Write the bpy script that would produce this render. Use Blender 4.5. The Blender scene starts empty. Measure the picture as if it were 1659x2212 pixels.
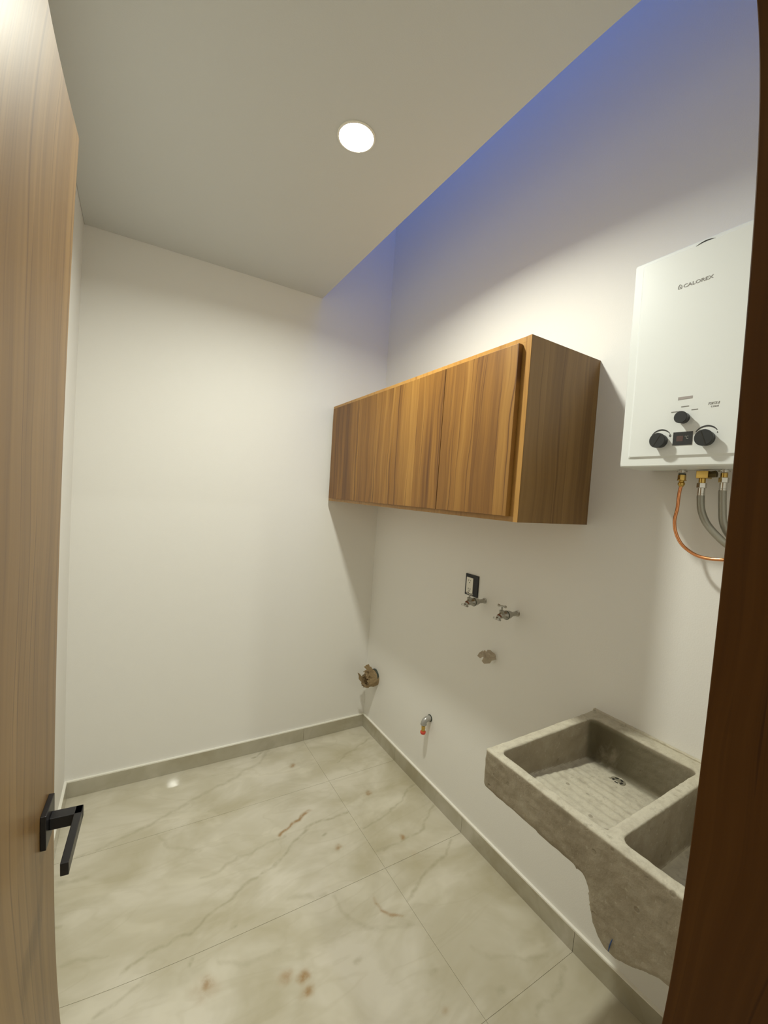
import bpy, bmesh, math, random
import numpy as np
from mathutils import Vector, Matrix, noise

random.seed(7)
SC = bpy.context.scene
COL = SC.collection

# ------------------------------------------------------------------ camera
# ultra wide phone lens; the lens keeps a slight barrel distortion, given as a lens polynomial
FPX = 892.09
CAM_R = (0.857186, -0.510599, 0.06724)
CAM_U = (-0.036583, 0.069864, 0.996886)
CAM_F = (0.513706, 0.856976, -0.041207)
cd = bpy.data.cameras.new('camera')
cam = bpy.data.objects.new('camera', cd)
COL.objects.link(cam)
cam.matrix_world = Matrix(((CAM_R[0], CAM_U[0], -CAM_F[0], 0.269),
                           (CAM_R[1], CAM_U[1], -CAM_F[1], -2.4018),
                           (CAM_R[2], CAM_U[2], -CAM_F[2], 1.58), (0, 0, 0, 1)))
cd.sensor_fit = 'AUTO'
cd.sensor_width = 36.0
cd.sensor_height = 36.0
cd.lens = FPX * 36.0 / 2212.0
cd.clip_start = 0.01
cd.clip_end = 100
cd.type = 'PANO'
K = (0.0, 0.07018286, -0.00047904, -6.748573e-05, 1.8271234e-06)
for holder in (cd, getattr(cd, 'cycles', None)):
    if holder is None:
        continue
    try:
        holder.panorama_type = 'FISHEYE_LENS_POLYNOMIAL'
        holder.fisheye_fov = math.pi
        for i, k in enumerate(K):
            setattr(holder, 'fisheye_polynomial_k%d' % i, -k)
        break
    except Exception:
        continue
SC.camera = cam

# ------------------------------------------------------------------ sky and exposure
world = bpy.data.worlds.new('dusk_sky')
SC.world = world
world.use_nodes = True
bg = world.node_tree.nodes['Background']
bg.inputs['Color'].default_value = (0.08, 0.23, 0.90, 1)      # deep blue hour sky above the open light well
bg.inputs['Strength'].default_value = 1.75
SC.view_settings.view_transform = 'Standard'
SC.view_settings.look = 'None'
SC.view_settings.exposure = 0.0
SC.view_settings.gamma = 1.0
SC.view_settings.use_curve_mapping = False
LAMP_POWER = 22.0        # watts of the ceiling downlight
HALL_POWER = 22.0        # the same fitting in the hallway
LAMP_SPREAD = 162        # degrees, the lens keeps the beam off the top of the walls
LAMP_COLOR = (0.985, 1.0, 0.885)
SC.cycles.max_bounces = 12
SC.cycles.diffuse_bounces = 8

# ------------------------------------------------------------------ helpers
def lk(nt, a, b):
    nt.links.new(a, b)

def new_mat(name):
    m = bpy.data.materials.new(name)
    m.use_nodes = True
    nt = m.node_tree
    b = nt.nodes['Principled BSDF']
    return m, nt, b

def plain(name, col, rough=0.5, metal=0.0, bump=0.0, bscale=200.0, coat=0.0, var=0.0):
    m, nt, b = new_mat(name)
    b.inputs['Base Color'].default_value = (*col, 1)
    b.inputs['Roughness'].default_value = rough
    b.inputs['Metallic'].default_value = metal
    b.inputs['Coat Weight'].default_value = coat
    geo = nt.nodes.new('ShaderNodeNewGeometry')
    n = nt.nodes.new('ShaderNodeTexNoise')
    n.inputs['Scale'].default_value = bscale
    lk(nt, geo.outputs['Position'], n.inputs['Vector'])
    if var > 0:
        mx = nt.nodes.new('ShaderNodeMix'); mx.data_type = 'RGBA'
        mx.inputs[6].default_value = (*[c * (1 - var) for c in col], 1)
        mx.inputs[7].default_value = (*[min(1, c * (1 + var)) for c in col], 1)
        lk(nt, n.outputs['Fac'], mx.inputs[0])
        lk(nt, mx.outputs[2], b.inputs['Base Color'])
    if bump > 0:
        bp = nt.nodes.new('ShaderNodeBump')
        bp.inputs['Strength'].default_value = 0.6
        bp.inputs['Distance'].default_value = bump
        lk(nt, n.outputs['Fac'], bp.inputs['Height'])
        lk(nt, bp.outputs['Normal'], b.inputs['Normal'])
    return m

def emitter(name, col, strength):
    m = bpy.data.materials.new(name)
    m.use_nodes = True
    nt = m.node_tree
    nt.nodes.clear()
    e = nt.nodes.new('ShaderNodeEmission')
    o = nt.nodes.new('ShaderNodeOutputMaterial')
    e.inputs['Color'].default_value = (*col, 1)
    e.inputs['Strength'].default_value = strength
    lk(nt, e.outputs[0], o.inputs['Surface'])
    return m

def ramp(nt, stops, src):
    r = nt.nodes.new('ShaderNodeValToRGB')
    e = r.color_ramp.elements
    while len(e) < len(stops):
        e.new(0.5)
    for el, (p, c) in zip(e, stops):
        el.position = p
        el.color = (*c, 1)
    lk(nt, src, r.inputs['Fac'])
    return r

def math_node(nt, op, a, b=None, clamp=False):
    n = nt.nodes.new('ShaderNodeMath'); n.operation = op; n.use_clamp = clamp
    for i, v in enumerate((a, b)):
        if v is None:
            continue
        if isinstance(v, (int, float)):
            n.inputs[i].default_value = v
        else:
            lk(nt, v, n.inputs[i])
    return n.outputs[0]

def mapped(nt, src, scale, loc=(0, 0, 0)):
    mp = nt.nodes.new('ShaderNodeMapping')
    mp.inputs['Scale'].default_value = scale
    mp.inputs['Location'].default_value = loc
    lk(nt, src, mp.inputs['Vector'])
    return mp.outputs['Vector']

def noise_tex(nt, vec, scale, detail=4.0, rough=0.55, dist=0.0):
    n = nt.nodes.new('ShaderNodeTexNoise')
    n.inputs['Scale'].default_value = scale
    n.inputs['Detail'].default_value = detail
    n.inputs['Roughness'].default_value = rough
    n.inputs['Distortion'].default_value = dist
    lk(nt, vec, n.inputs['Vector'])
    return n.outputs['Fac']

def mixc(nt, fac, a, b, mode='MIX'):
    mx = nt.nodes.new('ShaderNodeMix'); mx.data_type = 'RGBA'; mx.blend_type = mode
    if isinstance(fac, (int, float)):
        mx.inputs[0].default_value = fac
    else:
        lk(nt, fac, mx.inputs[0])
    for i, v in ((6, a), (7, b)):
        if isinstance(v, tuple):
            mx.inputs[i].default_value = (*v, 1)
        else:
            lk(nt, v, mx.inputs[i])
    return mx.outputs[2]

def smooth01(nt, v, lo, hi, a=0.0, b=1.0):
    n = nt.nodes.new('ShaderNodeMapRange'); n.interpolation_type = 'SMOOTHSTEP'
    n.inputs['From Min'].default_value = lo; n.inputs['From Max'].default_value = hi
    n.inputs['To Min'].default_value = a; n.inputs['To Max'].default_value = b
    lk(nt, v, n.inputs['Value'])
    return n.outputs[0]

def wood(name, light, mid, dark, across='y', stave=0.055, rough=0.35, seed=0.0, contrast=1.0, coat=0.15):
    """vertical grain (along z) wood made of narrow staves; 'across' is the axis along the board width"""
    m, nt, b = new_mat(name)
    geo = nt.nodes.new('ShaderNodeNewGeometry')
    sep = nt.nodes.new('ShaderNodeSeparateXYZ')
    lk(nt, geo.outputs['Position'], sep.inputs[0])
    w = sep.outputs[{'x': 0, 'y': 1}[across]]
    z = sep.outputs[2]
    comb = nt.nodes.new('ShaderNodeCombineXYZ')
    # slow waviness along the grain
    wob = nt.nodes.new('ShaderNodeCombineXYZ')
    lk(nt, math_node(nt, 'MULTIPLY', w, 3.0), wob.inputs[0]); lk(nt, math_node(nt, 'MULTIPLY', z, 1.6), wob.inputs[1])
    wob.inputs[2].default_value = seed
    wn = noise_tex(nt, wob.outputs[0], 1.0, 2.0)
    w2 = math_node(nt, 'ADD', w, math_node(nt, 'MULTIPLY', math_node(nt, 'SUBTRACT', wn, 0.5), 0.085))
    lk(nt, math_node(nt, 'MULTIPLY', w2, 60.0), comb.inputs[0])
    lk(nt, math_node(nt, 'MULTIPLY', z, 1.1), comb.inputs[1])
    st = math_node(nt, 'FLOOR', math_node(nt, 'DIVIDE', math_node(nt, 'ADD', w, seed), stave))
    lk(nt, math_node(nt, 'MULTIPLY', st, 7.31), comb.inputs[2])
    fine = noise_tex(nt, comb.outputs[0], 1.0, 6.0, 0.6)
    comb2 = nt.nodes.new('ShaderNodeCombineXYZ')
    lk(nt, math_node(nt, 'MULTIPLY', w2, 14.0), comb2.inputs[0])
    lk(nt, math_node(nt, 'MULTIPLY', z, 0.9), comb2.inputs[1])
    lk(nt, math_node(nt, 'MULTIPLY', st, 3.7), comb2.inputs[2])
    broad = noise_tex(nt, comb2.outputs[0], 1.0, 3.0, 0.5)
    wht = nt.nodes.new('ShaderNodeTexWhiteNoise'); wht.noise_dimensions = '1D'
    lk(nt, st, wht.inputs['W'])
    v = math_node(nt, 'ADD', math_node(nt, 'MULTIPLY', fine, 0.42), math_node(nt, 'MULTIPLY', broad, 0.42))
    v = math_node(nt, 'ADD', v, math_node(nt, 'MULTIPLY', math_node(nt, 'SUBTRACT', wht.outputs['Value'], 0.5), 0.11))
    v = math_node(nt, 'ADD', math_node(nt, 'MULTIPLY', math_node(nt, 'SUBTRACT', v, 0.42), contrast), 0.5)
    r = ramp(nt, [(0.22, dark), (0.5, mid), (0.78, light)], v)
    # occasional thin dark growth lines
    comb3 = nt.nodes.new('ShaderNodeCombineXYZ')
    lk(nt, math_node(nt, 'MULTIPLY', w2, 95.0), comb3.inputs[0]); lk(nt, math_node(nt, 'MULTIPLY', z, 0.8), comb3.inputs[1])
    lk(nt, math_node(nt, 'MULTIPLY', st, 5.1), comb3.inputs[2])
    ln = smooth01(nt, noise_tex(nt, comb3.outputs[0], 1.0, 2.0), 0.57, 0.70, 0.0, 0.85)
    lk(nt, mixc(nt, ln, r.outputs['Color'], dark), b.inputs['Base Color'])
    b.inputs['Roughness'].default_value = rough
    b.inputs['Coat Weight'].default_value = coat
    b.inputs['Coat Roughness'].default_value = 0.25
    bp = nt.nodes.new('ShaderNodeBump'); bp.inputs['Strength'].default_value = 0.25; bp.inputs['Distance'].default_value = 0.0005
    lk(nt, fine, bp.inputs['Height']); lk(nt, bp.outputs['Normal'], b.inputs['Normal'])
    return m

# veins and rust spots of the marble: x0, y0, x1, y1 (metres on the floor), half width, strength, 0 grey-tan / 1 rust
VEINS= [[0.111, -0.426, 0.28, -0.375, 0.018, 0.55, 0], [0.28, -0.375, 0.351, -0.352, 0.018, 0.55, 0], [0.351, -0.352, 0.537, -0.269, 0.018, 0.55, 0], [0.537, -0.269, 0.779, -0.183, 0.018, 0.55, 0], [0.779, -0.183, 0.935, -0.087, 0.018, 0.55, 0], [0.935, -0.087, 1.01, -0.005, 0.018, 0.55, 0], [1.01, -0.005, 1.258, 0.011, 0.018, 0.55, 0], [0.894, -0.046, 0.981, -0.011, 0.012, 0.9, 0], [0.177, -1.094, 0.316, -1.037, 0.012, 0.6, 0], [0.254, -0.975, 0.299, -0.973, 0.01, 0.9, 0], [0.094, -0.88, 0.215, -0.911, 0.012, 0.5, 0], [0.299, -0.973, 0.467, -0.939, 0.012, 0.8, 0], [0.467, -0.939, 0.532, -0.898, 0.012, 0.8, 0], [0.532, -0.898, 0.652, -0.859, 0.012, 0.8, 0], [0.652, -0.859, 0.834, -0.78, 0.012, 0.8, 0], [0.834, -0.78, 0.919, -0.733, 0.012, 0.8, 0], [0.919, -0.733, 1.041, -0.665, 0.012, 0.8, 0], [1.041, -0.665, 1.221, -0.656, 0.012, 0.8, 0], [0.53, -0.736, 0.609, -0.719, 0.01, 0.55, 0], [0.609, -0.719, 0.772, -0.688, 0.01, 0.55, 0], [0.772, -0.688, 0.895, -0.681, 0.01, 0.55, 0], [0.868, -0.668, 0.904, -0.65, 0.015, 1.0, 1], [0.904, -0.65, 0.944, -0.626, 0.015, 1.0, 1], [0.944, -0.626, 0.988, -0.628, 0.015, 1.0, 1], [0.988, -0.628, 1.051, -0.578, 0.015, 1.0, 1], [0.546, -1.083, 0.624, -1.126, 0.018, 0.4, 0], [0.624, -1.126, 0.725, -1.141, 0.018, 0.4, 0], [1.109, -1.109, 1.113, -1.171, 0.012, 0.8, 1], [1.113, -1.171, 1.166, -1.231, 0.012, 0.8, 1], [0.973, -1.029, 0.989, -1.136, 0.016, 0.45, 0], [0.989, -1.136, 1.043, -1.21, 0.016, 0.45, 0], [1.043, -1.21, 1.182, -1.281, 0.016, 0.45, 0], [0.032, -0.527, 0.128, -0.548, 0.02, 0.5, 0], [0.054, -0.721, 0.081, -0.729, 0.018, 0.7, 0], [0.394, -0.414, 0.441, -0.516, 0.014, 0.4, 0], [0.441, -0.516, 0.548, -0.599, 0.014, 0.4, 0], [1.231, -1.181, 1.352, -1.127, 0.012, 0.75, 0], [1.352, -1.127, 1.575, -1.037, 0.012, 0.75, 0], [1.235, -0.784, 1.394, -0.772, 0.01, 0.7, 0], [1.394, -0.772, 1.548, -0.702, 0.01, 0.7, 0], [1.548, -0.702, 1.64, -0.636, 0.01, 0.7, 0], [1.228, -0.921, 1.472, -0.925, 0.011, 0.7, 0], [1.472, -0.925, 1.637, -0.811, 0.011, 0.7, 0], [1.336, -0.292, 1.623, -0.161, 0.01, 0.6, 0], [1.38, -1.69, 1.453, -1.686, 0.016, 0.6, 0], [1.453, -1.686, 1.573, -1.645, 0.016, 0.6, 0], [1.34, -1.429, 1.372, -1.491, 0.014, 0.4, 0], [1.372, -1.491, 1.462, -1.549, 0.014, 0.4, 0], [1.462, -1.549, 1.588, -1.6, 0.014, 0.4, 0], [0.945, -1.005, 0.82, -0.973, 0.02, 0.5, 0], [0.489, -1.134, 0.499, -1.13, 0.03, 0.8, 1], [0.481, -1.147, 0.491, -1.143, 0.06, 0.35, 1], [0.713, -1.227, 0.723, -1.223, 0.03, 0.7, 1], [0.76, -1.254, 0.77, -1.25, 0.03, 1.0, 1], [0.764, -1.303, 0.774, -1.299, 0.03, 0.9, 1], [1.37, -0.593, 1.38, -0.589, 0.022, 0.8, 1], [1.382, -0.571, 1.392, -0.567, 0.05, 0.4, 0], [1.081, -0.832, 1.091, -0.828, 0.022, 0.8, 1], [1.079, -0.838, 1.089, -0.834, 0.05, 0.35, 0], [1.079, -0.219, 1.089, -0.215, 0.022, 0.8, 1], [1.085, -0.2, 1.095, -0.196, 0.05, 0.4, 0], [1.375, -0.91, 1.385, -0.906, 0.022, 0.9, 1], [0.608, -0.99, 0.618, -0.986, 0.012, 0.9, 0], [0.952, -1.281, 0.962, -1.277, 0.02, 0.7, 0], [0.461, -1.046, 0.471, -1.042, 0.012, 0.8, 0], [0.605, -0.381, 0.615, -0.377, 0.012, 0.8, 0], [1.053, -0.744, 1.063, -0.74, 0.01, 0.9, 0], [1.324, -1.593, 1.334, -1.589, 0.022, 0.6, 0], [1.123, -1.539, 1.133, -1.535, 0.022, 0.5, 1], [1.151, -1.428, 1.161, -1.424, 0.018, 0.6, 0]]

def marble(name, with_veins=True, tint=1.0):
    m, nt, b = new_mat(name)
    geo = nt.nodes.new('ShaderNodeNewGeometry')
    P = geo.outputs['Position']
    big = noise_tex(nt, mapped(nt, P, (2.6, 3.8, 3.0), (3, 1, 0)), 1.0, 4.0, 0.55, 0.5)
    cloud = noise_tex(nt, mapped(nt, P, (4.2, 6.5, 6), (1, 7, 0)), 1.0, 3.0, 0.5, 0.5)
    c = ramp(nt, [(0.34, (0.485*tint, 0.44*tint, 0.315*tint)), (0.5, (0.56*tint, 0.52*tint, 0.405*tint)), (0.64, (0.66*tint, 0.62*tint, 0.515*tint))], big).outputs['Color']
    wp = smooth01(nt, cloud, 0.54, 0.68, 0.0, 0.34)
    c = mixc(nt, wp, c, (0.74*tint, 0.70*tint, 0.58*tint))
    # faint diagonal natural veining everywhere
    wv = nt.nodes.new('ShaderNodeTexNoise'); wv.inputs['Scale'].default_value = 1.0; wv.inputs['Detail'].default_value = 3.0
    wv.inputs['Distortion'].default_value = 1.4
    lk(nt, mapped(nt, P, (2.0, 5.5, 3.0), (9, 4, 0)), wv.inputs['Vector'])
    ridge = math_node(nt, 'ABSOLUTE', math_node(nt, 'SUBTRACT', wv.outputs['Fac'], 0.5))
    rg = smooth01(nt, ridge, 0.0, 0.05, 0.13, 0.0)
    c = mixc(nt, rg, c, (0.40*tint, 0.35*tint, 0.23*tint))
    if with_veins:
        va = nt.nodes.new('ShaderNodeAttribute'); va.attribute_name = 'vein'
        ra = nt.nodes.new('ShaderNodeAttribute'); ra.attribute_name = 'rust'
        last = {0: va.outputs['Fac'], 1: ra.outputs['Fac']}
        mod = noise_tex(nt, P, 30.0, 3.0)
        f0 = math_node(nt, 'MULTIPLY', last[0], smooth01(nt, mod, 0.25, 0.65, 0.15, 0.75))
        f1 = math_node(nt, 'MULTIPLY', last[1], smooth01(nt, mod, 0.3, 0.6, 0.4, 1.0))
        c = mixc(nt, f0, c, (0.35, 0.315, 0.205))
        c = mixc(nt, f1, c, (0.36, 0.225, 0.10))
    else:
        sp = noise_tex(nt, mapped(nt, P, (5, 5, 9), (2, 2, 2)), 1.0, 2.0)
        c = mixc(nt, smooth01(nt, sp, 0.70, 0.80, 0.0, 0.6), c, (0.35, 0.22, 0.10))
    lk(nt, c, b.inputs['Base Color'])
    b.inputs['Roughness'].default_value = 0.05
    b.inputs['IOR'].default_value = 1.5
    return m

def finish(bm, name, mat, parent=None, smooth=False, bevel=0.0, segs=2, merge=True):
    if merge:
        bmesh.ops.remove_doubles(bm, verts=bm.verts, dist=1e-5)
    bmesh.ops.recalc_face_normals(bm, faces=bm.faces)
    me = bpy.data.meshes.new(name)
    bm.to_mesh(me); bm.free()
    o = bpy.data.objects.new(name, me)
    COL.objects.link(o)
    me.materials.append(mat)
    if smooth:
        for p in me.polygons: p.use_smooth = True
        try: me.set_sharp_from_angle(angle=math.radians(40))
        except Exception: pass
    if bevel > 0:
        md = o.modifiers.new('bevel', 'BEVEL'); md.width = bevel; md.segments = segs; md.limit_method = 'ANGLE'
        md.harden_normals = False
    if parent is not None:
        o.parent = parent
        o.matrix_parent_inverse = Matrix.Translation(-Vector(parent_world(parent)))
    return o

def parent_world(p):
    v = Vector(p.location)
    if p.parent is not None:
        # parts keep their origin at the thing's own origin
        v = v + Vector(parent_world(p.parent)) + p.matrix_parent_inverse.translation
    return v

def box(bm, x0, x1, y0, y1, z0, z1):
    vs = [bm.verts.new((x, y, z)) for x in (x0, x1) for y in (y0, y1) for z in (z0, z1)]
    for f in ((0,1,3,2), (4,6,7,5), (0,4,5,1), (2,3,7,6), (0,2,6,4), (1,5,7,3)):
        bm.faces.new([vs[i] for i in f])
    return bm

def mbox(*a):
    return box(bmesh.new(), *a)

def frame_of(d):
    d = Vector(d).normalized()
    up = Vector((0, 0, 1)) if abs(d.z) < 0.9 else Vector((0, 1, 0))
    a = d.cross(up).normalized(); b = a.cross(d).normalized()
    return d, a, b

def lathe(bm, org, dirn, prof, n=24, rot=0.0, caps=True):
    """prof: list of (distance along dirn, radius)"""
    d, a, b = frame_of(dirn); org = Vector(org)
    rings = []
    for t, r in prof:
        rings.append([bm.verts.new(org + d*t + (a*math.cos(rot+2*math.pi*i/n) + b*math.sin(rot+2*math.pi*i/n))*max(r, 1e-5)) for i in range(n)])
    for q in range(len(rings)-1):
        for i in range(n):
            bm.faces.new((rings[q][i], rings[q][(i+1) % n], rings[q+1][(i+1) % n], rings[q+1][i]))
    if caps:
        bm.faces.new(rings[0]); bm.faces.new(rings[-1])
    return bm

def catmull(pts, k=8):
    pts = [Vector(p) for p in pts]
    P = [2*pts[0]-pts[1]] + pts + [2*pts[-1]-pts[-2]]
    out = []
    for i in range(1, len(P)-2):
        for j in range(k):
            t = j/k
            out.append(0.5*((2*P[i]) + (-P[i-1]+P[i+1])*t + (2*P[i-1]-5*P[i]+4*P[i+1]-P[i+2])*t*t + (-P[i-1]+3*P[i]-3*P[i+1]+P[i+2])*t**3))
    out.append(pts[-1])
    return out

def tube(bm, pts, r, n=14, caps=True):
    pts = [Vector(p) for p in pts]
    rad = r if isinstance(r, (list, tuple)) else [r]*len(pts)
    d, a, b = frame_of(pts[1]-pts[0])
    rings = []
    for i, p in enumerate(pts):
        t = (pts[min(i+1, len(pts)-1)] - pts[max(i-1, 0)]).normalized()
        a = (a - t*a.dot(t)).normalized(); b = t.cross(a).normalized()
        rings.append([bm.verts.new(p + (a*math.cos(2*math.pi*j/n) + b*math.sin(2*math.pi*j/n))*rad[i]) for j in range(n)])
    for q in range(len(rings)-1):
        for j in range(n):
            bm.faces.new((rings[q][j], rings[q][(j+1) % n], rings[q+1][(j+1) % n], rings[q+1][j]))
    if caps:
        bm.faces.new(rings[0]); bm.faces.new(rings[-1])
    return bm

def prism_x(bm, poly, x0, x1):
    """poly: list of (y, z) extruded along x"""
    a = [bm.verts.new((x0, y, z)) for y, z in poly]
    b = [bm.verts.new((x1, y, z)) for y, z in poly]
    n = len(poly)
    bm.faces.new(a); bm.faces.new(list(reversed(b)))
    for i in range(n):
        bm.faces.new((a[i], a[(i+1) % n], b[(i+1) % n], b[i]))
    return bm

def thing(name, label, cat, loc, group=None):
    o = bpy.data.objects.new(name, None)
    o.empty_display_size = 0.05
    COL.objects.link(o)
    o.location = loc
    o['label'] = label; o['category'] = cat
    if group: o['group'] = group
    return o

def tag(o, label, cat, group=None):
    o['label'] = label; o['category'] = cat
    if group: o['group'] = group
    return o

def struct(o, label, cat):
    o['kind'] = 'structure'
    o['label'] = label; o['category'] = cat
    return o

def text_mesh(s, size, sx, name, mat, parent, org, xdir, zdir, shear=0.0, depth=0.0003, bold=0.0):
    """flat printed lettering: org is the lower left corner, xdir the reading direction, zdir the up direction"""
    cu = bpy.data.curves.new(name, 'FONT')
    cu.body = s; cu.size = size; cu.extrude = depth; cu.shear = shear; cu.offset = bold
    cu.resolution_u = 3
    tmp = bpy.data.objects.new(name, cu)
    COL.objects.link(tmp)
    bpy.context.view_layer.update()
    me = bpy.data.meshes.new_from_object(tmp.evaluated_get(bpy.context.evaluated_depsgraph_get()))
    bpy.data.objects.remove(tmp)
    me.name = name
    X = Vector(xdir).normalized(); Z = Vector(zdir).normalized(); N = X.cross(Z)
    M = Matrix(((X.x*sx, Z.x, N.x, org[0]), (X.y*sx, Z.y, N.y, org[1]), (X.z*sx, Z.z, N.z, org[2]), (0, 0, 0, 1)))
    me.transform(M)
    me.materials.clear(); me.materials.append(mat)
    o = bpy.data.objects.new(name, me)
    COL.objects.link(o)
    o.parent = parent
    o.matrix_parent_inverse = Matrix.Translation(-Vector(parent_world(parent)))
    return o

# ------------------------------------------------------------------ materials
W, H, HB, SLAB, YF = 1.655, 2.73, 0.079, 1.18, -2.20
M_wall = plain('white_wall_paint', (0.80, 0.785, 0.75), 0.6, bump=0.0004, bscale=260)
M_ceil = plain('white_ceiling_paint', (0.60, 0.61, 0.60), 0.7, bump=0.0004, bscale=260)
M_marble = marble('polished_marble_tile')
M_skirt = marble('marble_baseboard_tile', False, 0.80)  # same marble as the floor, darkened: grazing shade put into the colour
M_grout = plain('beige_grout', (0.46, 0.42, 0.31), 0.85, var=0.1, bscale=60)
M_bead = plain('white_joint_filler', (0.86, 0.84, 0.76), 0.6)
M_cab = wood('tzalam_wood_doors', (0.36, 0.185, 0.038), (0.225, 0.100, 0.0155), (0.092, 0.033, 0.005), 'y', 0.118, 0.5, 0.0, 1.5, 0.0)
M_cabx = wood('tzalam_wood_side', (0.30, 0.175, 0.058), (0.215, 0.118, 0.034), (0.13, 0.064, 0.016), 'x', 0.13, 0.45, 2.0, 1.2, 0.0)
M_caredge = wood('tzalam_wood_edge', (0.50, 0.29, 0.085), (0.41, 0.215, 0.052), (0.29, 0.135, 0.028), 'y', 0.3, 0.4, 5.0, 0.8, 0.0)
M_door = wood('door_wood', (0.34, 0.205, 0.075), (0.225, 0.128, 0.043), (0.13, 0.066, 0.020), 'y', 0.09, 0.42, 1.3, 1.1, 0.12)
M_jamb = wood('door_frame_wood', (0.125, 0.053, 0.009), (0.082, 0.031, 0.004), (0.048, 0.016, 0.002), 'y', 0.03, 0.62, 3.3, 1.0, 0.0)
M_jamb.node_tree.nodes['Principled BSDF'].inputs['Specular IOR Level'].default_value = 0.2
M_black = plain('matt_black_metal', (0.012, 0.011, 0.013), 0.35, 0.2)
M_heater = plain('white_enamel', (0.75, 0.77, 0.75), 0.42)
M_galv = plain('galvanised_sheet', (0.50, 0.48, 0.43), 0.4, 0.6, var=0.15, bscale=25)
M_knob = plain('black_plastic', (0.016, 0.018, 0.018), 0.45)
M_print = plain('black_print', (0.03, 0.03, 0.03), 0.5)
M_grey = plain('grey_print', (0.22, 0.21, 0.19), 0.5)
M_win = plain('grey_recess', (0.36, 0.32, 0.30), 0.6)
M_disp = plain('black_display_glass', (0.010, 0.011, 0.012), 0.15)
M_digit = plain('dim_red_digits', (0.085, 0.045, 0.04), 0.4)
M_dtext = plain('pale_display_print', (0.30, 0.30, 0.27), 0.4)
M_copper = plain('copper', (0.78, 0.34, 0.15), 0.25, 1.0, var=0.1, bscale=60)
M_brass = plain('brass', (0.56, 0.38, 0.11), 0.25, 1.0, var=0.1, bscale=60)
M_bronze = plain('dark_bronze', (0.10, 0.075, 0.03), 0.4, 0.7)
M_chrome = plain('steel_fitting', (0.62, 0.60, 0.55), 0.25, 1.0)
M_braid = plain('braided_steel_hose', (0.33, 0.32, 0.27), 0.38, 0.75, bump=0.0006, bscale=900, var=0.15)
M_zinc = plain('cast_zinc_faucet', (0.42, 0.41, 0.37), 0.28, 0.95, var=0.25, bscale=120)
M_ring = plain('dark_rubber_ring', (0.05, 0.06, 0.045), 0.6)
M_tape = plain('rusty_brown_thread', (0.20, 0.07, 0.03), 0.6)
M_kraft = plain('brown_kraft_paper', (0.28, 0.20, 0.105), 0.9, bump=0.001, bscale=120, var=0.25)
M_paper = plain('beige_wrapping_paper', (0.50, 0.43, 0.33), 0.9, bump=0.001, bscale=120, var=0.12)
M_white = plain('white_plastic', (0.80, 0.78, 0.70), 0.35)
M_red = plain('red_plastic_plug', (0.62, 0.07, 0.045), 0.45)
M_blue = plain('blue_ink', (0.015, 0.06, 0.20), 0.5)
M_pvc = plain('grey_steel_elbow', (0.42, 0.41, 0.39), 0.35, 0.5)
M_dark = plain('dark_opening', (0.02, 0.018, 0.012), 0.8)
M_lamp = emitter('lamp_glass', LAMP_COLOR, 25.0)

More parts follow.
